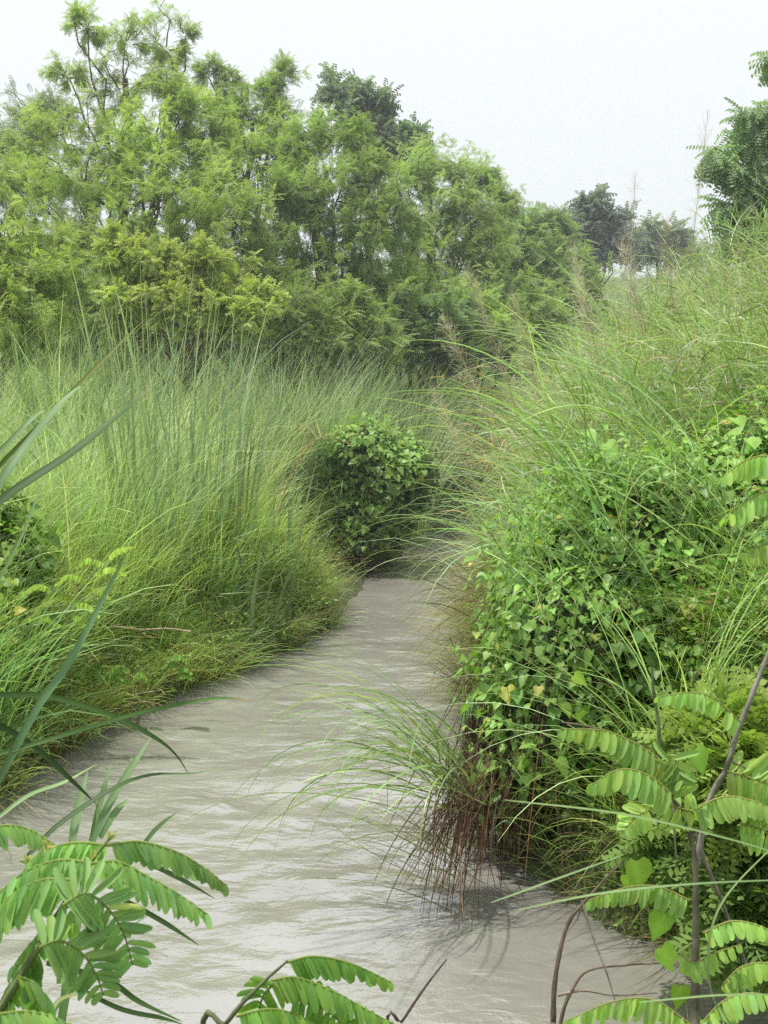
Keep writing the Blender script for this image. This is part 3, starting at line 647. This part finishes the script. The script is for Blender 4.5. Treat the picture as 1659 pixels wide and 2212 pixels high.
# ------------------------------------------------------------------ foreground: cattail leaves at the left
def path_blade(mb,pts,w,col0,col1,tip=None,n=18,tilt=0.):
    sp=spline(pts,n); T=nrm(np.gradient(sp,axis=0)); s=np.linspace(0,1,n)
    V0=nrm(np.array([0,0,CAMZ])-sp+np.array([0,0,3.]))   # a blade turns its broad face upward
    B=nrm(np.cross(T,V0)); Nn=np.cross(B,T)
    a=tilt+np.linspace(-.3,.3,n); B=B*np.cos(a)[:,None]+Nn*np.sin(a)[:,None]; Nn=np.cross(B,T)
    ww=w/2*np.minimum(1,.7+s)*np.clip((1-s)*2.6,0,1)**.7+.0004
    rows=np.stack([sp-B*ww[:,None]+Nn*ww[:,None]*.35,sp,sp+B*ww[:,None]+Nn*ww[:,None]*.35],1)
    q=np.array([(i*3+j,i*3+j+1,i*3+j+4,i*3+j+3) for i in range(n-1) for j in range(2)])
    c=np.array(col0)*(1-s[:,None])+np.array(col1)*s[:,None]
    if tip is not None:
        k=np.clip((s-.85)/.12,0,1)[:,None]; c=c*(1-k)+np.array(tip)*k
    c=np.repeat(c[:,None],3,1); c[:,1]*=1.2; mb.add(rows.reshape(-1,3),q,c.reshape(-1,3))
def fore_cattail():
    r=P(-140,2500,2.9); r=np.array([r[0],r[1],float(ground([r[0]],[r[1]])[0])])
    t=thing('cattail_plant','cattail plant at the left edge with long dark strap leaves crossing the view','cattail',tuple(r))
    dk=(.03,.06,.015); md=(.065,.13,.03); lt=(.20,.30,.14)
    S=[([(-160,1230),(0,1085),(150,985),(250,905),(345,822)],2.7,.023,dk,md,(.25,.22,.14)),
       ([(-120,1240),(0,1045),(60,960),(140,865),(190,822)],2.75,.019,(.12,.2,.09),lt,None),
       ([(-60,1090),(0,1005),(100,905),(200,800),(312,690)],2.8,.009,md,(.2,.22,.06),None),
       ([(-100,1060),(0,975),(70,905),(100,885)],2.9,.012,md,lt,(.28,.26,.12)),
       ([(-120,1900),(0,1680),(80,1530),(150,1430),(220,1300),(275,1190)],2.7,.015,(.1,.18,.08),(.13,.23,.1),None),
       ([(-120,1510),(0,1502),(100,1505),(230,1542),(330,1592),(380,1632),(410,1678)],2.8,.013,dk,md,(.18,.07,.03)),
       ([(-60,1540),(0,1568),(80,1620),(170,1702),(215,1745)],2.8,.014,dk,dk,None),
       ([(60,1850),(130,1780),(250,1702),(330,1675),(410,1672),(500,1658)],2.7,.012,dk,(.1,.17,.06),(.22,.3,.14)),
       ([(-40,1640),(150,1585),(300,1542),(460,1510),(545,1513)],2.75,.010,md,md,(.35,.2,.08)),
       ([(150,1850),(165,1760),(190,1662)],2.9,.018,lt,(.26,.36,.2),None),
       ([(190,1850),(215,1740),(240,1650)],2.95,.012,(.12,.22,.07),lt,None),
       ([(185,1850),(235,1740),(290,1650),(330,1588)],2.9,.016,(.12,.21,.09),lt,None),
       ([(215,1810),(245,1760),(278,1725)],2.9,.014,(.12,.22,.08),(.22,.34,.14),None),
       ([(313,1820),(345,1785),(386,1752)],2.85,.011,(.06,.12,.04),md,None),
       ([(-20,1780),(60,1720),(140,1690),(210,1650)],3.0,.010,lt,(.24,.34,.14),None),
       ([(250,1830),(380,1895),(465,1942)],2.9,.012,(.05,.09,.03),md,None),
       ([(240,1930),(340,1985),(430,2042)],2.9,.011,(.05,.09,.03),md,None),
       ([(100,2080),(230,2118),(300,2165),(395,2208)],2.8,.013,dk,md,None),
       ([(160,2130),(260,2180),(350,2200),(400,2215)],2.8,.010,dk,md,None),
       ([(130,2230),(150,2100),(175,1950),(190,1850)],2.95,.022,md,(.16,.26,.1),None),
       ([(90,2230),(140,2150),(200,2080),(260,2020),(345,1960)],2.9,.008,md,lt,None),
       ([(100,2240),(130,2160),(240,2145)],2.7,.009,(.18,.24,.08),(.25,.26,.1),(.3,.2,.1)),
       ([(-60,1330),(0,1250),(60,1130),(100,1010)],3.3,.008,md,lt,None)]
    for pts,d,w,c0,c1,tip in S:
        m=MB(); path_blade(m,[P(x,y,d+.05*i) for i,(x,y) in enumerate(pts)],w,c0,c1,tip,tilt=random.uniform(-.4,.4)); part(m,'leaf',M_reed,t)
    # sheaths carrying the leaves down to the root
    m=MB()
    for x,y in ((-150,1300),(-130,1900),(-60,1600),(130,2230),(110,2240)):
        a=P(x,y,2.85); b=r+rng.normal(0,.06,3)*[1,1,0]; path_blade(m,[b,(a+b)/2+np.array([-.03,0,.05]),a],.024,md,md,None)
    part(m,'stem',M_reed,t)
fore_cattail()

# ------------------------------------------------------------------ foreground pinnate branches
ML=np.ones(len(RO[0])); ML[1::3]=1.12
def frond(t,path,ll,lw,npair,col,rcol=(.30,.38,.10),fan=.55,sw=.0013,side=None,bright=1.):
    npair=int(npair*1.2)
    sp=spline(path,40); L=np.linalg.norm(np.diff(sp,axis=0),axis=1).sum(); T=nrm(np.gradient(sp,axis=0))
    m=MB(); s=np.linspace(.06,.985,npair); i=(s*39).astype(int)
    lw=min(lw,1.3*L/npair)
    down=np.array([0,0,-1.]); view=nrm(sp[i]-np.array([0,0,CAMZ]))
    B=nrm(np.cross(T[i],np.array([0,0,1.])))   # horizontal across the rachis
    wide=fan>=.6
    if wide: B=nrm(np.cross(T[i],view)); fan=1.0
    B=B+rng.normal(0,.06,B.shape)
    for sd in (-1,1):
        env=np.sin(np.clip(.16+.84*s,0,1)*pi*.93)**.35*(1-.35*s)
        d=nrm(sd*B*fan+down*(.4 if wide else .85-.25*fan)+T[i]*.28+rng.normal(0,.07,(npair,3)))
        Z=nrm(np.cross(T[i],d)*sd*-1+rng.normal(0,.16,(npair,3)))
        Z=np.where((Z[:,2:3]<0),-Z,Z)
        cc=cvar(np.array(col)*bright,npair,.09,.06); br=rng.random(npair)<.012; cc[br]=cvar((.38,.42,.14),br.sum(),.2,.1)
        kk=rng.random(npair)>.03; env=env*np.where(kk,1,.25)
        scatter(m,RO,sp[i],d,Z,ll*env*U(.85,1.1,npair),lw*U(.88,1.08,npair)*(.75+.25*env),cc,ML)
    o=part(m,'frond',M_frond,t)
    r=MB(); tube(r,sp,np.linspace(sw*1.5,sw*.6,40),rcol,5); rr=part(r,'rachis',M_frond,t)
    rr.parent=o; return o
def stem(t,pts,r0,r1,col,name='stem',n=26,mat=None):
    m=MB(); sp=spline(pts,n); 
    k=1+.10*np.sin(np.arange(n)*2.3)
    tube(m,sp,np.linspace(r0,r1,n)*k,col,8); return part(m,name,mat or M_bark,t)
def PP_(pts,d,dd=0.): return [P(x,y,d+dd*i) for i,(x,y) in enumerate(pts)]
FG=(.28,.45,.15)
def root_of(p,dy=0.): 
    return np.array([p[0],p[1]+dy,float(ground([p[0]],[p[1]+dy])[0])-.03])
# left
e=P(-60,2330,1.55); r=root_of(e-np.array([.15,0,0]))
t=thing('sapling','leafy sapling branch filling the bottom left corner with drooping grey green leaflets','sapling',tuple(r))
stem(t,[r,e]+PP_([(10,2170),(90,2035),(140,1950),(200,1858),(236,1812)],1.5),.006,.0016,(.16,.2,.08))
stem(t,[e]+PP_([(-60,2080),(0,1965),(50,1885),(98,1828)],1.6),.004,.0014,(.2,.25,.1),'branch')
for pts,d,ll,lw,n,fan in (
  ([(233,1826),(300,1818),(380,1840),(440,1875),(487,1912)],1.5,.027,.0125,19,.35),
  ([(232,1826),(170,1820),(110,1832),(65,1860)],1.53,.030,.014,13,.35),
  ([(196,1865),(255,1862),(320,1895),(385,1932),(447,1975)],1.46,.034,.0135,20,.45),
  ([(196,1864),(130,1858),(60,1880),(5,1925),(-30,1970)],1.5,.034,.014,16,.4),
  ([(160,1900),(95,1900),(40,1925),(-5,1970),(-40,2020)],1.47,.045,.015,15,.4),
  ([(135,1955),(185,1930),(235,1965),(268,2020),(287,2085)],1.42,.038,.0165,17,.95),
  ([(85,2045),(130,2032),(175,2058),(205,2100),(224,2150)],1.40,.036,.0155,14,.9),
  ([(75,2060),(50,2090),(20,2140),(0,2190)],1.5,.04,.018,11,.5),
  ([(40,2110),(70,2125),(85,2160),(80,2200)],1.46,.034,.018,7,.5),
  ([(0,2190),(60,2185),(120,2200),(190,2240)],1.42,.04,.016,11,.5),
  ([(160,1990),(110,2000),(60,2050),(30,2090)],1.52,.04,.016,10,.5),
  ([(-40,1790),(20,1783),(70,1795),(125,1830)],1.8,.028,.012,12,.4)):
    frond(t,PP_(pts,d,.012),ll*1.25,lw*1.05,int(n*.9),FG,fan=fan,bright=random.uniform(.85,1.2))
for (x,y) in ((236,1812),(98,1828),(200,1858),(62,1860)):
    m=MB(); p0=np.tile(P(x,y,1.5),(7,1)); scatter(m,OV,p0,nrm(rng.normal(0,.6,(7,3))+[0,0,.6]),nrm(rng.normal(0,1,(7,3))),U(.006,.014,7),U(.003,.005,7),cvar((.4,.42,.16),7,.1,.1)); part(m,'bud',M_frond,t)
# bottom centre
e=P(430,2330,1.75); r=root_of(e)
t=thing('sapling','small leafy branch poking up at the bottom centre over the water','sapling',tuple(r))
stem(t,[r,e]+PP_([(490,2210),(560,2130),(622,2075)],1.7),.005,.0014,(.12,.13,.07))
for pts,d,ll,lw,n,fan in (([(620,2078),(680,2066),(760,2082),(845,2122)],1.7,.028,.011,19,.35),([(585,2118),(640,2112),(720,2142),(780,2175),(850,2212)],1.68,.034,.012,19,.5),
   ([(510,2195),(580,2180),(640,2192),(700,2225)],1.66,.034,.013,14,.5),([(590,2125),(570,2150),(560,2180),(560,2215)],1.7,.03,.013,9,.6),([(640,2150),(700,2180),(760,2230)],1.7,.03,.012,10,.6)):
    frond(t,PP_(pts,d,.012),ll*1.25,lw*1.05,int(n*.9),(.24,.42,.09),fan=fan)
t=thing('twig','bare dark twig slanting up from the bottom edge over the water','twig',tuple(root_of(P(830,2280,2.2))))
a=P(830,2280,2.2); stem(t,[root_of(a),a]+PP_([(870,2205),(920,2130),(965,2072)],2.2),.004,.0011,(.09,.06,.05),'stalk')
# right sapling
d0=2.7; e=P(1497,2300,d0); r=root_of(e)
t=thing('sapling','tall sapling with a brown stem and bright yellow green leaflets in the bottom right corner','sapling',tuple(r))
BK=(.13,.12,.08)
stem(t,[r,e]+PP_([(1500,2200),(1502,2090),(1503,1960),(1500,1850),(1485,1790),(1455,1728)],d0),.011,.0035,BK)
stem(t,PP_([(1505,1870),(1530,1735),(1570,1660),(1590,1590),(1625,1500),(1665,1400),(1690,1330)],d0+.02),.0065,.004,(.22,.2,.17),'branch')
stem(t,PP_([(1475,1750),(1420,1690),(1370,1640),(1320,1592),(1270,1570),(1212,1560)],d0,-.02),.0038,.0016,(.17,.13,.1),'branch')
stem(t,PP_([(1456,1730),(1457,1800),(1461,1855)],d0),.003,.0015,(.3,.26,.2),'branch')
stem(t,PP_([(1500,1800),(1540,1900),(1580,2000),(1625,2115)],d0+.05),.0045,.003,(.2,.18,.14),'branch')
stem(t,PP_([(1582,1645),(1620,1665),(1680,1700)],d0),.002,.0015,(.2,.16,.11),'branch')
stem(t,PP_([(1425,1640),(1422,1560),(1412,1500),(1408,1440)],d0),.0045,.002,(.1,.14,.06),'branch')
YF=(.36,.53,.14)
for pts,d,ll,lw,n,fan in (
  ([(1480,1690),(1400,1622),(1310,1580),(1212,1574)],2.6,.040,.016,19,.3),
  ([(1450,1715),(1400,1675),(1340,1662),(1278,1695)],2.55,.044,.020,11,.3),
  ([(1600,1560),(1540,1508),(1490,1496),(1422,1505)],2.7,.032,.016,14,.3),
  ([(1455,1728),(1440,1670),(1455,1640),(1475,1690)],2.6,.045,.015,11,.9),
  ([(1500,1750),(1560,1722),(1620,1728),(1690,1760)],2.6,.04,.018,14,.5),
  ([(1570,1665),(1620,1680),(1670,1700),(1720,1740)],2.7,.05,.02,11,.6),
  ([(1490,1945),(1420,1915),(1350,1918),(1262,1948)],2.6,.034,.014,18,.3),
  ([(1510,1760),(1440,1740),(1380,1760),(1350,1790)],2.7,.035,.016,12,.6),
  ([(1520,2015),(1580,1990),(1640,2000),(1700,2030)],2.55,.03,.014,14,.4),
  ([(1495,2215),(1410,2160),(1320,2165),(1225,2205)],2.5,.036,.016,17,.3),
  ([(1500,2230),(1560,2165),(1620,2145),(1700,2160)],2.5,.036,.015,14,.5),
  ([(1560,2130),(1600,2090),(1650,2080),(1710,2100)],2.6,.034,.015,12,.4),
  ([(1470,2060),(1500,2080),(1540,2060),(1600,2040)],2.6,.03,.014,11,.4),
  ([(1600,1780),(1640,1790),(1700,1830)],2.6,.04,.016,11,.6),
  ([(1720,1000),(1660,985),(1610,995),(1560,1030)],2.3,.032,.014,14,.4),
  ([(1720,1080),(1660,1062),(1610,1085),(1566,1120)],2.3,.036,.015,13,.5),
  ([(1740,1180),(1680,1170),(1640,1180),(1612,1205)],2.3,.03,.013,10,.4)):
    frond(t,PP_(pts,d,-.01),ll*1.4,lw,int(n*.85),YF,(.36,.36,.12),fan=fan,bright=random.uniform(.8,1.15),sw=.0016)
stem(t,PP_([(1690,1330),(1720,1250),(1730,1100),(1725,1000)],2.6,-.06),.004,.002,(.2,.18,.12),'branch')
for (x,y,s,a) in ((1430,1990,.058,-.3),(1428,2068,.05,.5),(1468,2150,.045,-.1),(1375,1880,.06,.1),(1355,1640,.03,.3),(1500,1640,.05,.4),(1350,1910,.03,.3),(1240,1480,.03,1.)):
    m=MB(); scatter(m,HE,P(x,y-20,2.6)[None],np.array([[sin(a),-.25,-cos(a)]]),np.array([[.2,-.8,.5]]),np.array([s]),np.array([s*.8]),cvar((.26,.42,.06),1,.1,.08),np.where(np.arange(len(HE[0]))%3==1,1.2,1.))
    part(m,'broad_leaf',M_frond,t)
# dead stems at lower right
d=2.5; e=P(1193,2300,d); r=root_of(e)
t=thing('bare_sapling','curved dark bare stem rising from the bottom edge left of the sapling','stem',tuple(r))
stem(t,[r,e]+PP_([(1195,2205),(1200,2110),(1225,2000),(1270,1940),(1345,1860)],d),.0075,.0016,(.13,.1,.07),'stalk')
stem(t,PP_([(1257,1945),(1280,2020),(1310,2100),(1330,2165)],d),.003,.0012,(.3,.27,.22),'twig')
e=P(1200,2330,2.6); r=root_of(e)
t=thing('bare_sapling','thin bare stem bending right near the bottom edge beside the curved dark stem','stem',tuple(r))
stem(t,[r,e]+PP_([(1212,2205),(1235,2140),(1270,2097),(1350,2085),(1440,2080)],2.6),.005,.0012,(.16,.12,.09),'stalk')
stem(t,PP_([(1205,2150),(1260,2140),(1330,2150),(1420,2145)],2.6),.003,.001,(.24,.2,.15),'twig')
e=P(1640,2330,2.9); r=root_of(e)
t=thing('grass_plant','out of focus thin grass blades arching across the bottom right corner','grass',tuple(r))
for pts,d,w in (([(1720,1860),(1600,1820),(1350,1760),(1090,1728)],1.3,.002),([(1340,1850),(1200,1900),(1060,1950)],1.6,.0022),([(1720,1900),(1500,1910),(1300,1930),(1120,1965)],1.3,.002),([(1720,2150),(1560,2150),(1380,2165)],1.3,.0016),([(1560,2210),(1530,2100),(1560,1950),(1720,1780)],1.5,.002)):
    m=MB(); path_blade(m,PP_(pts,d),w,(.16,.26,.1),(.24,.34,.14),n=30); part(m,'blade',M_reed,t)
m=MB(); path_blade(m,[r,P(1700,2350,2.),P(1725,1880,1.7)],.006,(.1,.18,.06),(.16,.26,.1)); part(m,'stem',M_reed,t)
# ferny yellow-green plants on the near right bank
def bank_ferns(label,lobes,base,col,flen=.13,n=26):
    return make_tree('leafy_shrub',label,'shrub',base,lobes[0][0],lobes,leaf=feather(8,.36,.12,.35,.3),flen=flen*1.5,twigs=int(n*.45),col=col,dark=(.12,.2,.04),r0=.012,mat=M_frond,droop=.2,gain=1.2,bark=(.14,.12,.07))
b=PW(1620,2060); b[2]=float(ground([b[0]],[b[1]])[0])
bank_ferns('ferny yellow green shrub on the near right bank behind the sapling',LB((1560,1590,60,5.6),(1640,1560,60,5.6),(1620,1680,70,5.5),(1500,1600,35,5.7),(1700,1640,80,5.6),(1560,1750,60,5.5)),b,(.30,.43,.07))
b=PW(1560,2100); b[2]=float(ground([b[0]],[b[1]])[0])
bank_ferns('darker low shrub at the right edge on the near bank above the water',LB((1560,1850,60,5.6),(1640,1900,70,5.6),(1480,1830,50,5.8),(1580,1980,60,5.5),(1680,2010,60,5.4)),b,(.17,.28,.05))
b=P(150,1330,8.9); b[2]=float(ground([b[0]],[b[1]])[0])
t=thing('leafy_shrub','small yellow green shrub with a few drooping fronds in the grass at the left','shrub',tuple(b))
stem(t,[b]+PP_([(150,1330),(185,1260),(235,1200)],8.85),.007,.003,(.2,.22,.1)); stem(t,[b]+PP_([(120,1330),(110,1270)],8.85),.006,.003,(.2,.22,.1),'branch')
for pts in ([(235,1200),(255,1185),(285,1180)],[(225,1215),(190,1205),(165,1225)],[(205,1235),(240,1225),(272,1240)],[(190,1250),(150,1240),(120,1262)],[(180,1265),(210,1270),(238,1290)],[(165,1290),(130,1285),(100,1305)],[(160,1300),(190,1305),(215,1330)],[(110,1270),(80,1262),(50,1280)],[(112,1280),(90,1300),(70,1330)],[(150,1320),(175,1335),(190,1360)],[(60,1335),(95,1330),(130,1350)]):
    frond(t,PP_(pts,8.8,-.02),.055,.02,11,(.40,.54,.10),fan=.5,sw=.002,bright=random.uniform(.8,1.15))
b=P(300,1500,9.5); b[2]=float(ground([b[0]],[b[1]])[0])
t=thing('creeper','low creeper with small pinnate leaves trailing at the left water edge','creeper',tuple(b))
stem(t,[b]+PP_([(300,1490),(340,1450),(390,1425)],9.5),.005,.002,(.2,.2,.1)); stem(t,[b]+PP_([(280,1490),(230,1460),(190,1440)],9.5),.005,.002,(.2,.2,.1),'branch')
for k in range(16):
    x=random.uniform(170,420); y=1455-(x-170)*.05+random.uniform(-28,30); dx=random.choice((-1,1))*random.uniform(26,44)
    frond(t,PP_([(x,y),(x+dx*.5,y-8),(x+dx,y+6)],9.45,-.02),.05,.02,8,(.26,.42,.10),fan=.5,sw=.002,bright=random.uniform(.7,1.2))
# driftwood / dead canes
t=thing('dead_cane','pale dead cane lying in the grass just above the left water edge','cane',tuple(P(400,1362,10.1)))
stem(t,PP_([(240,1352),(300,1360),(360,1358),(412,1364)],10.0),.008,.005,(.45,.36,.22),'stalk')
stem(t,PP_([(300,1362),(315,1372),(335,1378)],10.),.005,.003,(.4,.25,.15),'twig')
t=thing('dead_cane','orange brown dead reed leaning in the grass left of the vine covered bush','cane',tuple(P(600,1100,11.5)))
stem(t,PP_([(600,1110),(630,1020),(660,970),(700,945),(760,960)],11.5),.006,.003,(.42,.27,.13),'stalk')
m=MB(); n=26; q=spline(PP_([(600,1110),(630,1020),(660,970),(700,945),(760,960)],11.5),n)
blades(m,q,U(0,2*pi,n),U(.12,.3,n),U(.3,1.2,n),U(.3,1,n),U(.006,.012,n),cvar((.45,.34,.18),n,.2,.1),cvar((.5,.4,.22),n,.2,.1),5,.3); part(m,'dry_leaf',M_grass,t)
t=thing('dead_reed','patch of orange brown dead reed leaves beside the bend on the right bank','reed',tuple(P(1050,1000,11.5)))
m=MB(); n=160; q=np.tile(P(1070,960,11.3),(n,1))+rng.normal(0,1,(n,3))*[.16,.5,.28]
blades(m,q,pi+rng.normal(0,.9,n),U(.15,.4,n),U(.6,1.6,n),U(.3,1.3,n),U(.006,.014,n),cvar((.36,.24,.12),n,.25,.1),cvar((.48,.33,.18),n,.25,.1),5,.4); part(m,'blades',M_grass,t)

# thin humid haze filling the air over the stream
m=bpy.data.materials.new('humid_air'); m.use_nodes=True; nt=m.node_tree; nt.nodes.remove(nt.nodes['Principled BSDF'])
vs=nt.nodes.new('ShaderNodeVolumeScatter'); vs.inputs['Density'].default_value=.0058; vs.inputs['Anisotropy'].default_value=.2; vs.inputs['Color'].default_value=(.95,.97,1,1)
nt.links.new(vs.outputs['Volume'],nt.nodes['Material Output'].inputs['Volume'])
hb=MB(); x0,x1,y0,y1,z0,z1=-80,80,9,90,-3,14
hb.add([(x,y,z) for x in (x0,x1) for y in (y0,y1) for z in (z0,z1)],[(0,1,3,2),(4,6,7,5),(0,4,5,1),(2,3,7,6),(0,2,6,4),(1,5,7,3)],(1,1,1))
tag(hb.build('haze',m,smooth=False),'thin pale haze hanging over the far bank and the trees','haze',kind='structure')
# ------------------------------------------------------------------ world, sun, camera
SV=np.array([-.28,.06,.95]); SV/=np.linalg.norm(SV)
elev=math.asin(SV[2]); azi=math.atan2(SV[0],SV[1])
w=bpy.data.worlds.new('World'); scene.world=w; w.use_nodes=True; nt=w.node_tree; bg=nt.nodes['Background']
sky=nt.nodes.new('ShaderNodeTexSky'); sky.sky_type='NISHITA'; sky.sun_disc=False; sky.sun_elevation=elev; sky.sun_rotation=azi
sky.dust_density=4.; sky.air_density=1.
hs=nt.nodes.new('ShaderNodeHueSaturation'); hs.inputs['Saturation'].default_value=.35
nt.links.new(sky.outputs['Color'],hs.inputs['Color'])
mx=nt.nodes.new('ShaderNodeMix'); mx.data_type='RGBA'; mx.inputs['Factor'].default_value=.88
nt.links.new(hs.outputs['Color'],mx.inputs['A']); mx.inputs['B'].default_value=(10.7,11.4,12.0,1)   # thin bright cloud layer
nt.links.new(mx.outputs['Result'],bg.inputs['Color']); bg.inputs['Strength'].default_value=.1
sl=bpy.data.lights.new('sun','SUN'); sl.energy=5.0; sl.angle=radians(1.2); sl.color=(1,.96,.88)
so=bpy.data.objects.new('sun',sl); COL.objects.link(so)
from mathutils import Vector
so.rotation_euler=Vector((-SV[0],-SV[1],-SV[2])).to_track_quat('-Z','Y').to_euler(); so.location=(0,0,30)
cam=bpy.data.cameras.new('camera'); co=bpy.data.objects.new('camera',cam); COL.objects.link(co); scene.camera=co
cam.sensor_fit='VERTICAL'; cam.sensor_height=36; cam.lens=36*F/2212; cam.clip_start=.05; cam.clip_end=6000
co.location=(0,0,CAMZ); co.rotation_euler=(pi/2-TH,0,0)
cam.dof.use_dof=True; cam.dof.focus_distance=9.; cam.dof.aperture_fstop=cam.lens/1.5
scene.view_settings.view_transform='Standard'; scene.view_settings.look='None'; scene.view_settings.exposure=0
c=scene.cycles; c.max_bounces=7; c.diffuse_bounces=4; c.glossy_bounces=3; c.transmission_bounces=4; c.transparent_max_bounces=4
c.use_denoising=False; c.sample_clamp_indirect=6; c.caustics_reflective=False; c.caustics_refractive=False
